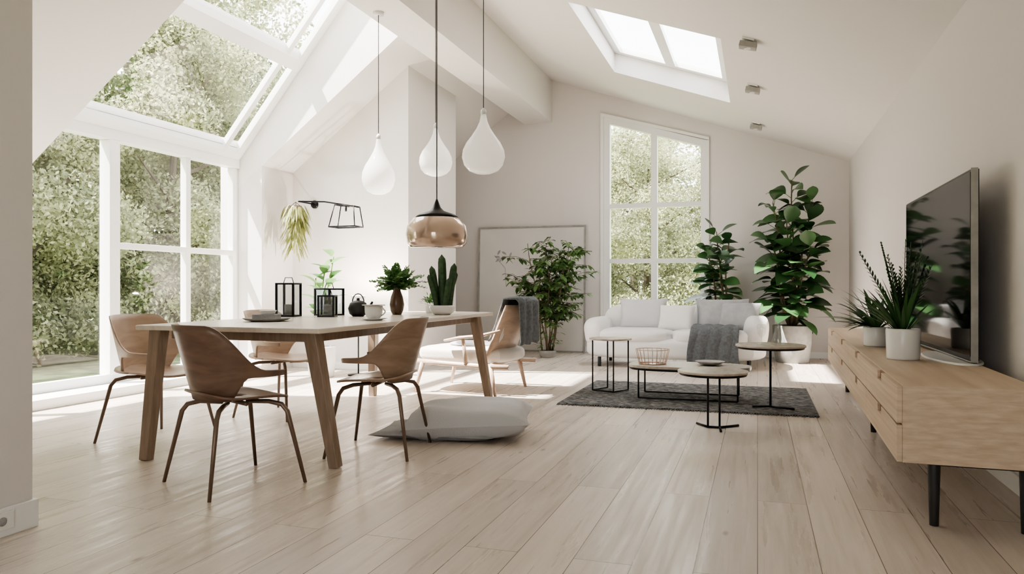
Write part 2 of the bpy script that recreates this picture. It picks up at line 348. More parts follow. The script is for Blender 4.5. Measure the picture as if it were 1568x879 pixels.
# back window
b=B('window_3'); y0,y1=YB-.02,YB+.10
def wz(x): return zw(x)
xm=(WX0+WX1)/2
for a_,c_ in((WX0,WX0+.09),(WX1-.07,WX1),(xm-.04,xm+.05)):
    b.prism([(a_,WZ),(c_,WZ),(c_,wz(c_)-.1),(a_,wz(a_)-.1)],y0,y1,F)
b.prism([(WX0,wz(WX0)-.1),(WX1,wz(WX1)-.1),(WX1,wz(WX1)),(WX0,wz(WX0))],y0-.004,y1,F)
for z in(.42,1.36,2.19):
    b.bb((WX0+.09,y0+.003,z),(xm-.04,y1-.003,z+.065),F); b.bb((xm+.05,y0+.003,z),(WX1-.07,y1-.003,z+.065),F)
b.prism([(WX0+.05,WZ),(WX1-.05,WZ),(WX1-.05,wz(WX1)-.05),(WX0+.05,wz(WX0)-.05)],YB+.05,YB+.056,M_glass)
b.prism([(WX0-.05,WZ-.04),(WX0-.001,WZ-.04),(WX0-.001,wz(WX0)-.001),(WX0-.05,wz(WX0)-.001)],YB-.035,YB,F)
b.prism([(WX0-.05,wz(WX0)),(WX1+.05,wz(WX1)),(WX1+.05,wz(WX1)+.04),(WX0-.05,wz(WX0)+.05)],YB-.037,YB,F)
b.prism([(WX1+.001,WZ-.04),(WX1+.05,WZ-.04),(WX1+.05,wz(WX1)-.001),(WX1+.001,wz(WX1)-.001)],YB-.035,YB,F)
b.done()
# skylight
b=B('window_4'); xa,xb,ya,yb=SK
def sb(x0,x1,y0,y1,o=.25,t=.08,mt=F): b.prism([(x0,zR(x0)+o),(x1,zR(x1)+o),(x1,zR(x1)+o+t),(x0,zR(x0)+o+t)],y0,y1,mt)
sb(xa,xa+.09,ya,yb); sb(xb-.09,xb,ya,yb); sb(xa,xb,ya,ya+.1,.247,.075); sb(xa,xb,yb-.1,yb,.247,.075); xm2=(xa+xb)/2; sb(xm2-.06,xm2+.06,ya,yb,.252); sb(xa+.02,xb-.02,ya+.02,yb-.02,.29,.006,M_glass)
b.done(.004)
b=B('added_rear_window');  # unseen window behind the camera, added to let in sky light
for x in(-1.6,-.74,.12): b.bb((x,-2.2,.06),(x+.08,-2.1,2.22),F)
b.bb((-1.6,-2.2,2.22),(.2,-2.1,2.3),F); b.bb((-1.6,-2.2,0),(.2,-2.1,.06),F); b.bb((-1.5,-2.16,.06),(.12,-2.15,2.22),M_glass); b.done(.004)

# ceiling spots
for i,(x,y) in enumerate([(-.08,6.93),(-.05,8.48),(-.02,10.4)]):
    b=B('ceiling_spotlight',(x,y,zR(x))); R=RY(math.degrees(math.atan(.3514)))
    b.box((0,0,-.004),(.11,.11,.02),M_trim,R); b.tube([(0,0,0),(0,0,-.03)],.012,M_pot,10)
    b.box((0,0,-.055),(.15,.11,.05),M_pot,RY(14)); b.tube([(.0,0,-.078),(.0,0,-.086)],.036,M_white,16); b.done(.004)

# ------------------------------------------------------------ pendants
def drop(x,y,zt,zb,r,ztop):
    b=B('glass_pendant_lamp',(x,y,0)); H=zt-zb
    pr=[(.0001,0),(.35*r,.012*H),(.68*r,.06*H),(.9*r,.15*H),(1*r,.28*H),(.96*r,.4*H),(.8*r,.52*H),(.55*r,.64*H),(.33*r,.76*H),(.19*r,.87*H),(.13*r,.97*H),(.12*r,H)]
    b.lathe([(a,zb+c) for a,c in pr],(0,0,0),M_milk,40)
    b.lathe([(.13*r,zt),(.13*r,zt+.03),(.004,zt+.05)],(0,0,0),M_white,20)
    b.tube([(0,0,zt+.03),(0,0,ztop)],.0035,M_blk,6); b.lathe([(.05,ztop-.025),(.05,ztop)],(0,0,0),M_white,20); b.done()
drop(-3.36,6.27,2.38,1.86,.155,3.56); drop(-2.85,6.43,2.48,2.03,.155,zR(-2.85)); drop(-2.08,5.63,2.38,1.90,.172,zR(-2.08))
b=B('dome_pendant_lamp',(-2.19,4.96,0)); 
z0=1.285
b.lathe([(.19,z0),(.213,z0+.03),(.222,z0+.09),(.212,z0+.15),(.17,z0+.205),(.10,z0+.235)],(0,0,0),M_gold,48)
b.lathe([(.185,z0+.002),(.205,z0+.04),(.213,z0+.09),(.20,z0+.15),(.16,z0+.195),(.0001,z0+.22)],(0,0,0),M_gold,48)
b.lathe([(.16,z0+.212),(.13,z0+.235),(.055,z0+.26),(.03,z0+.285),(.012,z0+.33),(.004,z0+.35)],(0,0,0),M_black,32)
b.lathe([(.0001,z0+.04),(.03,z0+.05),(.045,z0+.09),(.03,z0+.13),(.015,z0+.19)],(0,0,0),M_white,20)
zt=zR(-2.19); b.tube([(0,0,z0+.34),(0,0,zt)],.004,M_blk,6); b.lathe([(.055,zt-.03),(.055,zt)],(0,0,0),M_blk,20); b.done()

# ------------------------------------------------------------ dining table
TZ=.78
b=B('dining_table')
tx0,tx1,ty0,ty1=-3.42,-2.2,3.45,6.2
b.bb((tx0,ty0,TZ-.028),(tx1,ty1,TZ),M_table)
b.bb((tx0+.14,ty0+.14,TZ-.085),(tx1-.14,ty0+.17,TZ-.028),M_leg); b.bb((tx0+.14,ty1-.17,TZ-.085),(tx1-.14,ty1-.14,TZ-.028),M_leg)
b.bb((tx0+.12,ty0+.15,TZ-.085),(tx0+.15,ty1-.15,TZ-.028),M_leg); b.bb((tx1-.15,ty0+.15,TZ-.085),(tx1-.12,ty1-.15,TZ-.028),M_leg)
def tleg(xt,yt,xb_,yb_,wt=.056,wb=.041,mt=M_leg):
    b.tube([(xb_,yb_,0),(xt,yt,TZ-.028)],[wb,wt],mt,4)
tleg(tx0+.08,ty0+.10,tx0+.06,ty0+.02); tleg(tx1-.13,ty0+.14,tx1-.02,ty0+.2)
tleg(tx0+.12,ty1-.14,tx0+.06,ty1-.04); tleg(tx1-.12,ty1-.14,tx1-.02,ty1-.04)
b.done(.005)

# ------------------------------------------------------------ dining chairs
def chair(x,y,rz,mt,mt2=None):
    b=B('dining_chair',(x,y,0),math.radians(rz)); mt2=mt2 or mt
    A=math.radians(122)
    def sm(a,b_,t): t=max(0,min(1,(t-a)/(b_-a))); return t*t*(3-2*t)
    def fn(u,v):
        ph=(2*u-1)*A; p=abs(ph)/A
        zt=.815-.02*p*p-.215*sm(.32,.80,p); zb=.44+.115*sm(.46,.66,p)
        z=zb+(zt-zb)*v; k=(z-.45)/.4
        rx=.215+.065*k+.03*sm(.4,1,p); ry=.20+.08*k
        return (rx*math.sin(ph),-ry*math.cos(ph)-.035*k*(1-p)+.04*sm(.6,1,p),z)
    b.surf(fn,56,10,mt,.012)
    def seat(u,v):
        th=2*math.pi*u; c,s_=math.cos(th),math.sin(th); k=3.2
        q=(abs(c)**k+abs(s_)**k)**(-1/k); r=v
        X=.235*q*c*r; Y=.225*q*s_*r+.01
        dish=.02*r*r; rise=.035*max(0,-Y/.23)**3 if Y<0 else -.03*max(0,Y/.24)**3
        return (X,Y,.43+dish+rise)
    b.surf(seat,36,7,mt2,.012)
    for sx in(-1,1):
        for sy in(-1,1):
            b.tube([(sx*.03,sy*.05,.413),(sx*.13,sy*.12,.415),(sx*.18,sy*.165,.40),(sx*.20,sy*.185,.365),(sx*.265,sy*.25,0)],[.011,.012,.0125,.0125,.009],M_cleg,10)
    b.tube([(-.13,0,.415),(.13,0,.415)],.012,M_cleg,8)
    b.done()
chair(-2.55,3.22,-26,M_shaded)
chair(-2.20,4.12,100,M_wal2)
chair(-3.76,3.98,-94,M_tan)
chair(-3.55,5.05,-93,M_tan)

# ------------------------------------------------------------ lounge chair
b=B('lounge_chair',(-2.60,6.85,0),math.radians(-4))
b.rbox((-.05,0,.36),(.98,.66,.16),M_cream,4,wob=.02)
for sy in(-1,1):
    y=sy*.36
    b.tube([(-.5,y,.30),(-.2,y,.285),(.2,y,.27),(.48,y,.27)],.024,M_tan,8)
    b.tube([(-.40,y,.29),(-.47,y*1.06,0)],[.026,.015],M_tan,8)
    b.tube([(.30,y,.28),(.36,y*1.06,0)],[.026,.015],M_tan,8)
    b.tube([(.06,y*1.03,.285),(.03,y*1.03,.52)],[.020,.017],M_tan,8)
    b.tube([(-.16,y*1.04,.50),(.0,y*1.06,.53),(.2,y*1.06,.55),(.4,y*1.03,.60)],[.022,.032,.032,.024],M_tan,8,flat=.5)
for xx in(-.45,.3): b.tube([(xx,-.36,.28),(xx,.36,.28)],.018,M_tan,8)
def lb(u,v):
    a=(2*u-1); z=.33+.5*v; return (.34+.20*v-.10*a*a,a*.34*(1-.08*v),z)
b.surf(lb,16,10,M_tan,.016)
b.rbox((.34,0,.60),(.13,.56,.46),M_cream,3.5,RY(20),wob=.03)
def thr(u,v):
    a=(u-.5); s_=v*1.0
    if s_<.5: X=.30+.16*(s_/.5)-.03; Z=.50+.38*(s_/.5)
    elif s_<.6: X=.43+.14*(s_-.5)/.1; Z=.88+.01
    else: X=.57-.02*(s_-.6); Z=.89-.42*(s_-.6)/.4
    return (X+.012*math.sin(18*a+3*v),-.05+a*.5+.02*math.sin(9*v),Z+.008*math.sin(14*a))
b.surf(thr,24,24,M_grey,.014)
b.rbox((-.02,-.05,.455),(.42,.30,.05),M_cush,3,wob=.06)
b.done()

# floor cushion
b=B('floor_cushion',(-1.90,4.70,0),math.radians(14))
b.pillow((.06,0,.12),.84,.58,.22,M_cush,RX(3)@RY(-3),24,.05)
b.pillow((-.14,.02,.035),.84,.54,.07,M_lgrey,RZ(-6),16,.02)
b.done()

# ------------------------------------------------------------ sofa
b=B('sofa',(-1.0,9.75,0))
b.rbox((0,.0,.235),(2.2,.98,.27),M_sofa,5,n=14)
for sx in(-1,1): b.rbox((sx*.46,-.07,.385),(.96,.86,.19),M_sofa,4,n=14,wob=.02)
b.rbox((-.98,.03,.43),(.30,.92,.36),M_sofa,3.2,RY(-6),n=14,wob=.03)
b.rbox((.98,.03,.45),(.30,.92,.40),M_sofa,3.2,RY(6),n=14,wob=.03)
for sx in(-1,1): b.rbox((sx*.48,.34,.56),(.96,.28,.42),M_sofa,3.4,RX(-9),n=14,wob=.04)
for sx in(-1,1):
    for sy in(-1,1): b.tube([(sx*.9,sy*.38,0),(sx*.9,sy*.38,.12)],.022,M_blk,10)
so_=b.done()
def child(o,p):
    o.parent=p; o.location=o.location-p.location
for (x,y,z,w,h,rz,rx,mt) in [(-1.42,9.86,.645,.62,.44,4,70,M_cush),(-.98,9.71,.60,.46,.38,-8,62,M_sofa),(-.42,9.83,.64,.66,.46,6,66,M_lgrey),(-.22,9.73,.62,.5,.42,-10,60,M_lgrey)]:
    b=B('cushion',(x,y,z),math.radians(rz)); b.pillow((0,0,0),w,h,.17,mt,RX(rx)); child(b.done(),so_)
b=B('throw_blanket',(-.52,9.23,0))
def bl(u,v):
    a=u-.5; L=v*1.05
    if L<.5: Y=.5-L; Z=.505-.0*L
    elif L<.62: t=(L-.5)/.12; Y=-.0-.09*math.sin(t*1.57); Z=.505-.09*(1-math.cos(t*1.57))
    else: Y=-.095; Z=.415-(L-.62)*.75
    return (a*.5*(1+.2*v)+.03*math.sin(5*v)+.05*v,Y-.02*abs(math.sin(13*a+2*v))*(1 if L>.5 else .3)-.01,Z+.016*abs(math.sin(12*a+4*v))+.004)
b.surf(bl,36,36,M_grey,.016); child(b.done(),so_)

# ------------------------------------------------------------ rug
b=B('area_rug')
def rg(u,v): return (-1.62+2.07*u,6.2+1.65*v,.012+.002*math.sin(60*u)*math.sin(44*v))
b.bb((-1.62,6.2,.001),(.45,7.85,.009),M_rug); b.surf(rg,80,60,M_rug)
for i in range(110):
    t=i/109; x=-1.62+2.07*t
    b.tube([(x,6.2,.008),(x+random.uniform(-.01,.01),6.165,.004)],.004,M_grey,4)
b.done()

# ------------------------------------------------------------ side tables
RT=.0155
def disc(b,c,r,t,mt,seg=48): b.lathe([(r-.004,-t),(r,-t+.003),(r,-.003),(r-.004,0),(.0001,0)],c,mt,seg,smooth=False)
b=B('side_table',(-1.33,7.08,RT))
disc(b,(0,0,.50),.2,.016,M_ttop)
for a in(200,290,20,110):
    c,s_=math.cos(math.radians(a))*.17,math.sin(math.radians(a))*.17
    b.tube([(c,s_,.485),(c,s_,.009)],.007,M_black,8)
b.tube([(math.cos(math.radians(a))*.17,math.sin(math.radians(a))*.17,.009) for a in(110,200,290,20)],.008,M_black,8)
b.done()
b=B('coffee_table',(-.58,6.85,RT))
pr=lambda a:(.53*math.copysign(abs(math.cos(a))**.7,math.cos(a)),.27*math.copysign(abs(math.sin(a))**.7,math.sin(a)))
n=56; top=[pr(2*math.pi*k/n) for k in range(n)]
vs=[(x,y,.27) for x,y in top]+[(x,y,.292) for x,y in top]
b.add(vs,[tuple(range(n-1,-1,-1)),tuple(range(n,2*n))]+[(k,(k+1)%n,(k+1)%n+n,k+n) for k in range(n)],M_ttop)
ring=[(x*.97,y*.97,.262) for x,y in top]; b.tube(ring,.012,M_black,8,True)
for sx in(-1,1):
    for sy in(-1,1): b.tube([(sx*.42,sy*.2,.262),(sx*.42,sy*.2,.009)],.0075,M_black,8)
for sy in(-1,1): b.tube([(-.42,sy*.2,.009),(.42,sy*.2,.009)],.0075,M_black,8)
b.done()
b=B('wire_basket',(-.90,6.83,RT+.293))
for k in range(22):
    a=2*math.pi*k/22; b.tube([(.12*math.cos(a),.12*math.sin(a),.005),(.15*math.cos(a),.15*math.sin(a),.13)],.0026,M_gold,6)
b.tube([(.12*math.cos(2*math.pi*k/30),.12*math.sin(2*math.pi*k/30),.005) for k in range(30)],.004,M_gold,6,True)
b.tube([(.15*math.cos(2*math.pi*k/30),.15*math.sin(2*math.pi*k/30),.13) for k in range(30)],.004,M_gold,6,True)
b.lathe([(.12,0),(.12,.004)],(0,0,0),M_gold,30); b.done()
b=B('serving_bowl',(-.40,6.88,RT+.292)); b.lathe([(.04,0),(.09,.012),(.13,.035),(.126,.035),(.08,.016),(.0001,.01)],(0,0,0),M_pot,36); b.done()
b=B('side_table',(-.30,5.50,0))
disc(b,(0,0,.41),.245,.016,M_ttop)
for dx,dy in((-.035,.0),(.045,-.0)): b.tube([(dx,dy,.395),(dx,dy,.007)],.0075,M_black,8)
b.tube([(-.035,.0,.0085),(.045,0,.0085),(.06,-.14,.0085)],.0085,M_black,8); b.tube([(.045,0,.0085),(.17,.12,.0085)],.0085,M_black,8); b.tube([(-.035,0,.0085),(-.12,.12,.0085)],.0085,M_black,8)
b.tube([(.225*math.cos(2*math.pi*k/40),.225*math.sin(2*math.pi*k/40),.386) for k in range(40)],.010,M_black,6,True); b.tube([(-.2,0,.388),(.2,0,.388)],.006,M_black,6); b.done()
b=B('side_table',(.10,6.49,RT))
disc(b,(0,0,.515),.275,.018,M_ttop); b.tube([(0,0,.50),(0,0,.01)],.0095,M_black,10)
b.tube([(.255*math.cos(2*math.pi*k/40),.255*math.sin(2*math.pi*k/40),.49) for k in range(40)],.010,M_black,6,True); b.tube([(-.25,0,.49),(.25,0,.49)],.006,M_black,6); b.tube([(0,-.25,.49),(0,.25,.49)],.006,M_black,6)
b.tube([(-.02,0,.0105),(.18,-.10,.0105)],.0095,M_black,8)
b.tube([(0,0,.0105),(-.14,-.06,.0105)],.0095,M_black,8); b.tube([(0,0,.0105),(.0,.16,.0105)],.0095,M_black,8); b.done()
b=B('wine_glass',(.03,6.39,.515+RT)); b.lathe([(.035,0),(.034,.004),(.004,.01),(.004,.06),(.03,.09),(.038,.13),(.033,.17)],(0,0,0),M_clear,24); b.done()
b=B('carafe',(.16,6.49,.515+RT)); b.lathe([(.05,0),(.055,.01),(.05,.06),(.03,.11),(.026,.16),(.032,.2)],(0,0,0),M_clear,24); b.done()

# ------------------------------------------------------------ console
cl=(.54,3.40,0); ca=-math.atan(.12/4.6)
b=B('tv_console',cl,ca); LY=4.6; DX=.52; zb_,zt_=.285,.60
b.bb((0.0205,0.001,zb_),(DX,LY,zt_),M_oak)
cols=4; cw=LY/cols
for i in range(cols):
    for j in range(2):
        za=zb_+.003+j*(zt_-zb_)/2; zz=za+(zt_-zb_)/2-.008
        y0_=i*cw+.003; y1_=(i+1)*cw-.003
        if i==0: y0_=0
        ym=(y0_+y1_)/2
        b.bb((0,y0_,za),(.02,ym-.07,zz),M_oak); b.bb((0,ym+.07,za),(.02,y1_,zz),M_oak); b.bb((0,ym-.07,za),(.02,ym+.07,zz-.04),M_oak)
        b.bb((.012,ym-.07,zz-.04),(.02,ym+.07,zz),M_copper)
for y in(.15,LY/2,LY-.2):
    for x in(.16,DX-.03):
        b.tube([(x,y,zb_),(x,y,0)],[.026,.018],M_blk,12)
    b.tube([(x,y,zb_-.02),(.16,y,zb_-.02)],.015,M_blk,8)
b.done(.0015)
# TV
b=B('television',(1.05,5.23,0))
b.bb((-.018,-.88,.625),(.018,.88,1.60),M_blk); b.bb((-.0205,-.868,.645),(-.0175,.868,1.588),M_tscreen)
b.bb((-.021,-.886,.615),(.012,-.880,1.606),M_pot); b.bb((-.021,-.8795,.615),(.012,.88,.622),M_pot)
b.bb((-.012,-.8795,1.600),(.012,.886,1.606),M_pot)
b.lathe([(.0001,.611),(.4,.611),(.42,.606),(.42,.6005),(.0001,.6005)],(-.03,-.5,0),M_white,48,sx=.3,sy=1,smooth=False)
b.bb((-.01,-.55,.605),(.02,-.25,.624),M_pot); b.done(.002)

# ------------------------------------------------------------ plants
def pot(b,r,h,mt,c=(0,0,0),taper=.85,th=.012,seg=40):
    b.lathe([(r*taper*.96,0),(r*taper,.01),(r*.97,h*.5),(r,h-.01),(r-.004,h),(r-th,h),(r-th,h*.9),(.0001,h*.9)],c,mt,seg)
    b.lathe([(r-th-.001,h*.905),(.0001,h*.91)],c,M_soil,seg)
def big_plant(name,x,y,potr,poth,stems,nleaf,LL,LW,z0,xmin,xmax,ymax):
    b=B(name,(x,y,0)); pot(b,potr,poth,M_pot)
    for (sx,sy,hh) in stems:
        pts=[]
        for i in range(9):
            t=i/8; pts.append(V((sx*t**.8+.03*math.sin(5*t+sx*9),sy*t+.02*math.cos(4*t),poth*.88+(hh-poth*.88)*t)))
        b.tube(pts,[.017-.010*i/8 for i in range(9)],M_stem,8)
        k=nleaf; ang=random.uniform(0,6)
        for i in range(k):
            t=z0+(1-z0)*(i/(k-1))**.9; f=t*8; j=min(7,int(f)); p=pts[j].lerp(pts[j+1],f-j)
            ang+=2.4+random.uniform(-.3,.3)
            el=.0+.85*((t-z0)/(1-z0))**2.5+random.uniform(-.15,.35)
            d=V((math.cos(ang)*math.cos(el),math.sin(ang)*math.cos(el)*.8,math.sin(el)))
            pet=(.05+.12*random.random())*(1.2-.6*t); q=p+d*pet
            s_=random.uniform(.75,1.15)*(1-.2*max(0,t-.85)/.15)
            L_=LL*s_
            if x+q.x+d.x*L_>xmax: d=V((-abs(d.x),d.y,d.z)); q=p+d*pet
            if x+q.x+d.x*L_<xmin:
                d=V((abs(d.x)*.4,d.y,d.z)); d.normalize(); q=p+d*pet
            if y+q.y+d.y*L_>ymax: d=V((d.x,-abs(d.y),d.z)); q=p+d*pet
            b.tube([p,q],.004,M_gstem,5)
            up=V((random.uniform(-.45,.45),random.uniform(-.75,.1),1))
            b.leaf(q,d,L_,LW*s_,M_leafD,random.uniform(.15,.6),random.uniform(.05,.3),7,1.1,up=up)
    return b.done()
big_plant('rubber_plant',.44,10.68,.25,.49,[(.02,.0,2.42),(-.26,-.08,2.12),(.22,-.05,2.1),(-.28,-.15,1.6),(.20,-.2,1.5),(-.05,-.2,1.85)],27,.34,.235,.14,-.13,1.17,11.26)
big_plant('fiddle_leaf_plant',-.46,10.76,.2,.4,[(-.05,.0,1.76),(.10,-.05,1.6),(-.2,-.05,1.5),(.0,-.12,1.3)],21,.29,.20,.25,-1.1,-.16,11.26)
# ficus tree
b=B('ficus_tree',(-2.84,10.32,0)); pot(b,.12,.1,M_pot)
for k in range(9):
    a=k*2.4; r=.05; top=V((.34*math.cos(a)*random.uniform(.6,1)+.05,.26*math.sin(a),random.uniform(1.2,1.65)))
    base=V((r*math.cos(a),r*math.sin(a),.08)); pts=[base.lerp(top,t/8)+V((.03*math.sin(t+k),.03*math.cos(t*1.3+k),0)) for t in range(9)]
    b.tube(pts,[.011-.007*t/8 for t in range(9)],M_stem,6)
    for j in range(14):
        t=random.uniform(.32,1); f=t*8; i0=min(7,int(f)); p=pts[i0].lerp(pts[i0+1],f-i0)
        a2=random.uniform(0,6.28); ln=random.uniform(.15,.40)*(1.25-.5*abs(t-.6)); q=p+V((math.cos(a2)*ln,math.sin(a2)*ln*.8,random.uniform(-.12,.2)))
        b.tube([p,p.lerp(q,.5)+V((0,0,.03)),q],.003,M_stem,5)
        for l in range(15):
            u=random.uniform(.15,1); w=p.lerp(q,u); a3=random.uniform(0,6.28)
            d=V((math.cos(a3),math.sin(a3),random.uniform(-.5,.5)))
            b.leaf(w,d,random.uniform(.08,.13),random.uniform(.045,.065),M_leafM,.35,.2,4,1)
for k in range(90):
    a=random.uniform(0,6.28); rr=random.uniform(.05,.2); p=V((rr*math.cos(a),rr*math.sin(a),random.uniform(.15,.75))); d=V((math.cos(a),math.sin(a),random.uniform(-.2,.6)))
    b.leaf(p,d,.09,.045,M_leafM,.4,.2,4,1)
b.done()
def grassy(name,x,y,z,pr,ph,n,L,W,mt,spread,droop,seedflowers=False):
    b=B(name,(x,y,z)); pot(b,pr,ph,M_white,taper=.95)
    lim=lambda d,l:(l if d.x<=.02 else min(l,.20/max(d.x,.02)))
    for i in range(n):
        a=random.uniform(0,6.28); e=random.uniform(*spread); d=V((math.cos(a)*math.cos(e),math.sin(a)*math.cos(e),math.sin(e)))
        if d.x>.35: d.x*=-1
        b.leaf((.5*pr*d.x,.5*pr*d.y,ph*.9),d,lim(d,L*random.uniform(.6,1.05)),W,mt,droop*random.uniform(.5,1.2)*(.6 if e<.6 else 1),.3,8,.75)
    if seedflowers:
        for i in range(18):
            a=random.uniform(0,6.28); e=random.uniform(1.05,1.45); d=V((math.cos(a)*math.cos(e),math.sin(a)*math.cos(e),math.sin(e)))
            l=lim(d,L*random.uniform(.8,1.3)); p=V((0,0,ph*.9)); b.tube([p,p+d*l],.002,M_leafB,5)
            sd=d.cross(V((math.sin(i),math.cos(i),0))).normalized()
            for j in range(22):
                t=.35+.65*j/22; sg=1 if j%2 else -1
                b.leaf(p+d*l*t,sd*sg*.6+d,.065*(1.25-t),.012,M_leafB,0,.1,3,1)
    return b.done()
grassy('potted_palm',.765,4.62,.601,.088,.17,60,.42,.018,M_leafD,(.6,1.45),.22,True)
grassy('potted_fern',.765,5.60,.601,.085,.13,50,.40,.034,M_leafD,(.25,1.3),.4)

# plant behind dining table
b=B('potted_plant',(-4.62,7.3,0)); pot(b,.16,.34,M_white)
for k in range(3):
    tp=V((.1*(k-1),.05,1.1+.12*k)); pts=[V((0,0,.3)).lerp(tp,t/6)+V((.02*math.sin(t+k),0,0)) for t in range(7)]
    b.tube(pts,.007,M_gstem,6)
    for i in range(9):
        p=pts[0].lerp(tp,.35+.65*i/8); a=i*2.4+k
        d=V((math.cos(a)*.8,math.sin(a)*.6,.55)); b.leaf(p,d,.28,.12,M_leafG,.3,.2,6,1)
b.done()
# hanging plant + wall lamp
b=B('wall_lamp',(-5.2,7.72,0))
b.tube([(0,.34,2.02),(0,0,2.02),(.35,0,2.005),(.81,0,1.925)],.009,M_black,8)
b.tube([(0,.349,2.02),(0,.33,2.02)],.05,M_black,20)
q=.07
T=[V((.53,-q,1.955)),V((.78,-q,1.935)),V((.78,q,1.935)),V((.53,q,1.955))]; D=[V((.47,-q*1.4,1.70)),V((.81,-q*1.4,1.70)),V((.81,q*1.4,1.70)),V((.47,q*1.4,1.70))]
for i in range(4):
    b.tube([T[i],T[(i+1)%4]],.006,M_black,6); b.tube([D[i],D[(i+1)%4]],.009,M_black,6); b.tube([T[i],D[i]],.006,M_black,6)
b.tube([(.64,-q,1.94),(.64,q,1.94)],.005,M_black,6); b.tube([(.64,0,1.94),(.64,0,1.88)],.012,M_black,8); b.done()
b=B('hanging_plant',(-5.2,7.66,0)); b.lathe([(.0001,1.86),(.05,1.87),(.075,1.92),(.07,1.96)],(0,0,0),M_brown,20)
for a in(0,2.1,4.2): b.tube([(.07*math.cos(a),.07*math.sin(a),1.95),(0,0,2.005)],.003,M_black,5)
for i in range(420):
    a=random.uniform(0,6.28); r=random.uniform(.03,.15); L=random.uniform(.12,.6)
    z=1.98-L*random.random(); b.leaf((r*math.cos(a)*.8,r*math.sin(a)*.8,z),V((math.cos(a)*.5,math.sin(a)*.5,-.6)),random.uniform(.08,.16),.022,M_leafY,.4,.2,4,1)
b.done()
# unseen uplight added behind the table to make the wall glow
b=B('added_uplight',(-4.3,7.55,0)); b.lathe([(.12,0),(.12,.015),(.01,.02)],(0,0,0),M_black,28); b.tube([(0,0,.02),(0,0,.78)],.008,M_black,8)
b.lathe([(.01,.76),(.05,.79),(.075,.86),(.08,.9),(.076,.9),(.045,.80),(.0001,.79)],(0,0,0),M_white,28); ob=b.done()
l=bpy.data.lights.new('added_uplight_bulb','POINT'); l.energy=95; l.color=(1,.90,.78); l.shadow_soft_size=.03
lo=bpy.data.objects.new('added_uplight_bulb',l); sc.collection.objects.link(lo); lo.parent=ob; lo.location=(0,0,.90)

# leaning framed artwork
b=B('framed_artwork',(-3.36,YB-.12,0)); R=RX(-2.0)
def rb(c,s_,mt): b.box(R@V(c),s_,mt,R)
W2,H2=1.74,1.95
rb((0,0,H2/2),(W2-.03,.012,H2-.03),M_paper)
for sx in(-1,1): rb((sx*(W2/2-.012),-.004,H2/2),(.024,.03,H2),M_pot)
rb((0,-.004,H2-.012),(W2-.05,.03,.024),M_pot); rb((0,-.004,.012),(W2-.05,.03,.024),M_pot)
for i in range(6):
    b.leaf(R@V((-.60+.05*i,-.012,1.48+.03*math.sin(i*2))),V((math.cos(i),0,math.sin(i*1.7))),.10,.035,M_lgrey,.1,.02,4,1,up=(0,-1,0))
b.tube([R@V((-.6,-.012,1.5)),R@V((-.42,-.012,1.3)),R@V((-.40,-.012,1.0))],.003,M_lgrey,5)
b.done()

# ------------------------------------------------------------ table-top items
T0=TZ
def lantern(x,y,w,h,rz=0,z=T0):
    b=B('candle_lantern',(x,y,z),math.radians(rz)); r=.007; a=w/2
    for sx in(-1,1):
        for sy in(-1,1): b.box((sx*a,sy*a,h/2),(2*r,2*r,h),M_black)
    for zz in(.006,h-.006):
        for s_ in(-1,1): b.box((0,s_*a,zz),(w,2*r,.012),M_black); b.box((s_*a,0,zz),(2*r,w,.012),M_black)
    b.box((0,0,.006),(w,w,.006),M_black)
    for s_ in(-1,1): b.box((0,s_*a,h/2),(w,.002,h),M_clear); b.box((s_*a,0,h/2),(.002,w,h),M_clear)
    b.lathe([(.03,.01),(.03,.09),(.0001,.092)],(0,0,0),M_lgrey,20)
    b.tube([(-a*.6,0,h),(-a*.4,0,h+.04),(a*.4,0,h+.04),(a*.6,0,h)],.003,M_black,6); b.done()
lantern(-3.32,4.80,.13,.25,10); lantern(-3.16,5.1,.15,.21,-12); lantern(-3.02,4.85,.11,.16,20)
b=B('serving_dish',(-3.0,4.1,T0)); b.lathe([(.09,0),(.13,.008),(.15,.02),(.148,.022),(.12,.012),(.0001,.01)],(0,0,0),M_pot,36)
b.box((0,0,.03),(.15,.12,.03),M_lgrey,RZ(20)); b.lathe([(.04,.045),(.055,.07),(.05,.07),(.0001,.05)],(.01,0,0),M_white,24); b.done(.003)
b=B('coffee_cup',(-2.42,4.45,T0)); b.lathe([(.05,0),(.09,.012),(.088,.015),(.04,.006),(.0001,.006)],(0,0,0),M_white,32)
b.lathe([(.03,.007),(.048,.02),(.058,.05),(.06,.095),(.056,.095),(.05,.05),(.0001,.02)],(0,0,0),M_white,32)
b.tube([(.055+.03*math.sin(t*math.pi/6),0,.085-.055*t/6) for t in range(7)],.005,M_white,8)
b.lathe([(.0001,.098),(.075,.098),(.078,.102),(.0001,.104)],(0,0,0),M_table,32); b.done()
b=B('teapot',(-2.85,5.0,T0)); b.lathe([(.04,0),(.065,.02),(.075,.06),(.06,.1),(.035,.115),(.012,.12),(.012,.135),(.0001,.138)],(0,0,0),M_blk,32)
b.tube([(.06,0,.05),(.1,0,.075),(.12,0,.11)],[.016,.011,.008],M_blk,10); b.tube([(-.05+.05*(1-math.cos(t*math.pi/8)),0,.1+.07*math.sin(t*math.pi/8)) for t in range(9)],.004,M_blk,6); b.done()
b=B('vase_with_fern',(-2.73,5.4,T0)); b.lathe([(.035,0),(.05,.03),(.058,.08),(.048,.14),(.03,.19),(.028,.22),(.034,.24),(.028,.24),(.024,.2),(.0001,.15)],(0,0,0),M_brown,32)
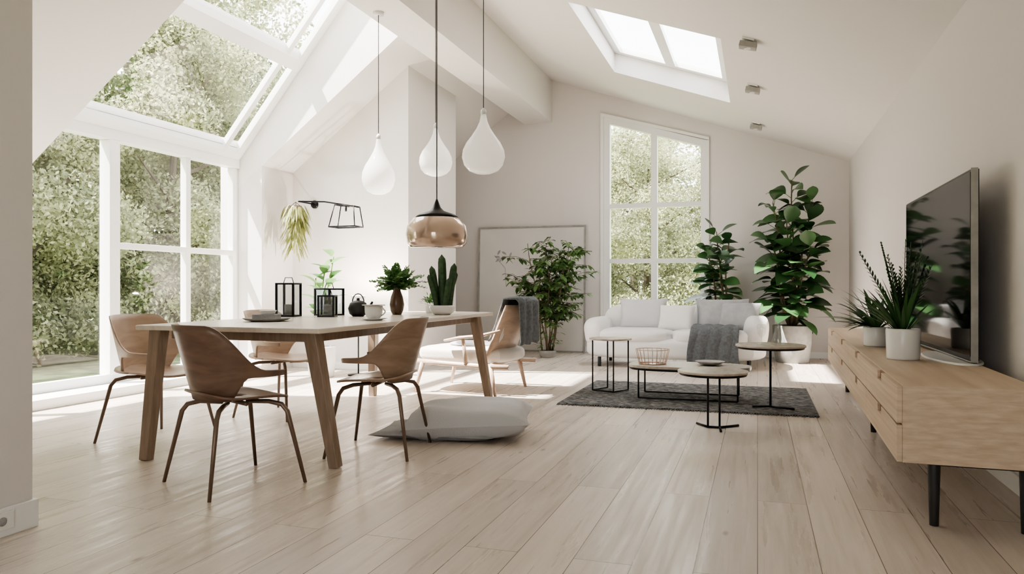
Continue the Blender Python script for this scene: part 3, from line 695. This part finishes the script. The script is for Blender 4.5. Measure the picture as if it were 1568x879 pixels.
for i in range(46):   # arching feathery fronds
    a=i*2.4; e=random.uniform(.3,1.4); d=V((math.cos(a)*math.cos(e),math.sin(a)*math.cos(e),math.sin(e))); L=random.uniform(.18,.30)
    pts=[V((0,0,.2))+d*L*t/9-V((0,0,1))*.09*(t/9)**2 for t in range(10)]; b.tube(pts,.002,M_gstem,5)
    sd=d.cross(V((0,0,1))).normalized(); nz=sd.cross(d).normalized()
    for t in range(1,10):
        for k in(-1,1): b.leaf(pts[t],sd*k+d*.5+nz*random.uniform(-.5,.5),.07*(1.15-t/11),.03,M_leafG,.2,.1,3,1,up=nz+V((0,-.6,0)))
b.done()
b=B('flowering_pot_plant',(-2.62,5.80,T0)); pot(b,.045,.07,M_white)
for i in range(60):
    a=random.uniform(0,6.28); e=random.uniform(.3,1.4); d=V((math.cos(a)*math.cos(e),math.sin(a)*math.cos(e),math.sin(e)))
    p=V((0,0,.06))+d*random.uniform(.02,.09); b.leaf(p,d,.05,.022,M_leafG,.3,.2,3,1)
b.done()
b=B('cactus_pot',(-2.38,5.5,T0)); b.lathe([(.06,0),(.09,.02),(.105,.055),(.1,.075),(.09,.075),(.085,.06),(.0001,.06)],(0,0,0),M_white,32); b.lathe([(.09,.062),(.0001,.068)],(0,0,0),M_soil,24)
def cac(x,y,h,r,lean):
    n=12; seg=20; vs=[]
    for i in range(n+1):
        t=i/n; rr=r*(1 if t<.85 else math.sqrt(max(0,1-((t-.85)/.15)**2))*.98+.02)*(.88+.12*math.sin(t*3))
        for k in range(seg):
            a=2*math.pi*k/seg; q=rr*(1+.16*(1 if k%2 else -1)); vs.append((x+lean*t**1.3+q*math.cos(a),y+q*math.sin(a),.06+h*t))
    b.add(vs,[(i*seg+k,i*seg+(k+1)%seg,(i+1)*seg+(k+1)%seg,(i+1)*seg+k) for i in range(n) for k in range(seg)],M_cact,True)
for x,y,h,r,le in[(-.045,0,.33,.024,-.05),(0,.01,.42,.029,-.01),(.04,-.035,.24,.021,.04),(.05,.02,.35,.025,.045),(-.03,-.045,.26,.02,-.07),(.02,.05,.28,.02,.08)]: cac(x,y,h,r,le)
b.done()

# ------------------------------------------------------------ outside
b=B('garden_ground'); b.bb((-40,-25,-.7),(25,45,-.45),M_grass); b.done()
def treemesh(n,H,R,nblob):
    cs=[];rs=[]
    for i in range(nblob):
        z=rng.uniform(.3,H); rr=R*(.55+.45*math.sin(math.pi*min(1,(z/H)*.9+.08))); a=rng.uniform(0,6.28); q=rr*math.sqrt(rng.uniform(0,1))
        cs.append((q*math.cos(a),q*math.sin(a),z)); rs.append(rng.uniform(.3,.85))
    cs=np.array(cs); rs=np.array(rs); pk=rng.choice(nblob,n,p=rs**2/np.sum(rs**2))
    d=rng.normal(size=(n,3)); d/=np.linalg.norm(d,axis=1)[:,None]
    P=cs[pk]+d*(rs[pk]*rng.uniform(.7,1.15,n))[:,None]*np.array([1,1,.75])
    a=rng.normal(size=(n,3)); a/=np.linalg.norm(a,axis=1)[:,None]
    c=np.cross(a,d+rng.normal(size=(n,3))*.5); c/=np.linalg.norm(c,axis=1)[:,None]
    L=rng.uniform(.03,.06,n)[:,None]; Wd=L*.55
    return np.stack([P-a*L,P+c*Wd,P+a*L,P-c*Wd],axis=1).reshape(-1,3)
def tree(name,variants,x,y,s,rz):
    me=variants[random.randrange(len(variants))]; o=bpy.data.objects.new(name,me); sc.collection.objects.link(o); o.location=(x,y,-.45); o.scale=(s,s,s); o.rotation_euler=(0,0,rz)
vars_=[]
for k,(H,R) in enumerate([(7.0,2.1),(6.2,2.3),(5.4,1.9)]):
    n=60000; vs=treemesh(n,H,R,95); tb=B('t')
    tb.tube([(0,0,0),(.1,0,H*.4),(-.1,.1,H*.85)],[.16,.1,.03],M_bark,8)
    for i in range(8):
        a=i*2.4; z=H*(.2+.08*i); tb.tube([(0,0,z),(math.cos(a)*R*.7,math.sin(a)*R*.7,z+.8)],[.05,.015],M_bark,6)
    nv=len(tb.v); allv=tb.v+[tuple(p) for p in vs]; faces=tb.f+[[nv+4*i,nv+4*i+1,nv+4*i+2,nv+4*i+3] for i in range(n)]
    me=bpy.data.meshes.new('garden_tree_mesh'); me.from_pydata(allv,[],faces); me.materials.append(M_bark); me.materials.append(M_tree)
    mi=[0]*len(tb.f)+[1]*n; me.polygons.foreach_set('material_index',mi); me.update(); vars_.append(me)
for (x,y,s) in [(-12,6.2,1),(-12.6,9.8,1.0),(-12.2,13.4,1.05),(-13,17,1.1),(-13.3,20.8,1.1),(-17.5,8,1.85),(-18,12.5,1.9),(-18,17.2,1.95),(-18.5,22.5,1.95),(-11.6,2.6,.9),(-16.5,3.5,1.5),(-10.6,24,1.3),(-14,28,1.9),
                (-5.4,20.2,.9),(-2.7,19.8,.86),(.1,20.2,.8),(2.8,20.3,.9),(-4,26,1.05),(-.6,26.5,.95),(-8,22,1.1)]:
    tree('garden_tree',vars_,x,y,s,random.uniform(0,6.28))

# ------------------------------------------------------------ light
w=bpy.data.worlds.new('World'); sc.world=w; w.use_nodes=True; bg=w.node_tree.nodes['Background']
bg.inputs[0].default_value=(.96,.975,1,1); bg.inputs[1].default_value=6.7
s_=bpy.data.lights.new('sun','SUN'); s_.energy=32; s_.angle=math.radians(1.2); s_.color=(1,.95,.88)
so=bpy.data.objects.new('sun',s_); sc.collection.objects.link(so); so.rotation_euler=V((1.8,1.15,-3.6)).to_track_quat('-Z','Y').to_euler(); so.location=(-10,-5,12)
try: sc.view_settings.look='AgX - Medium High Contrast'
except Exception as e: print(e)
cam=bpy.data.cameras.new('camera'); co=bpy.data.objects.new('camera',cam); sc.collection.objects.link(co)
cam.lens=36*1150/1568; cam.sensor_width=36; co.location=(0,0,1.0); co.rotation_euler=(math.pi/2,0,math.atan(376/1150)); cam.clip_start=.05; cam.clip_end=200
sc.camera=co
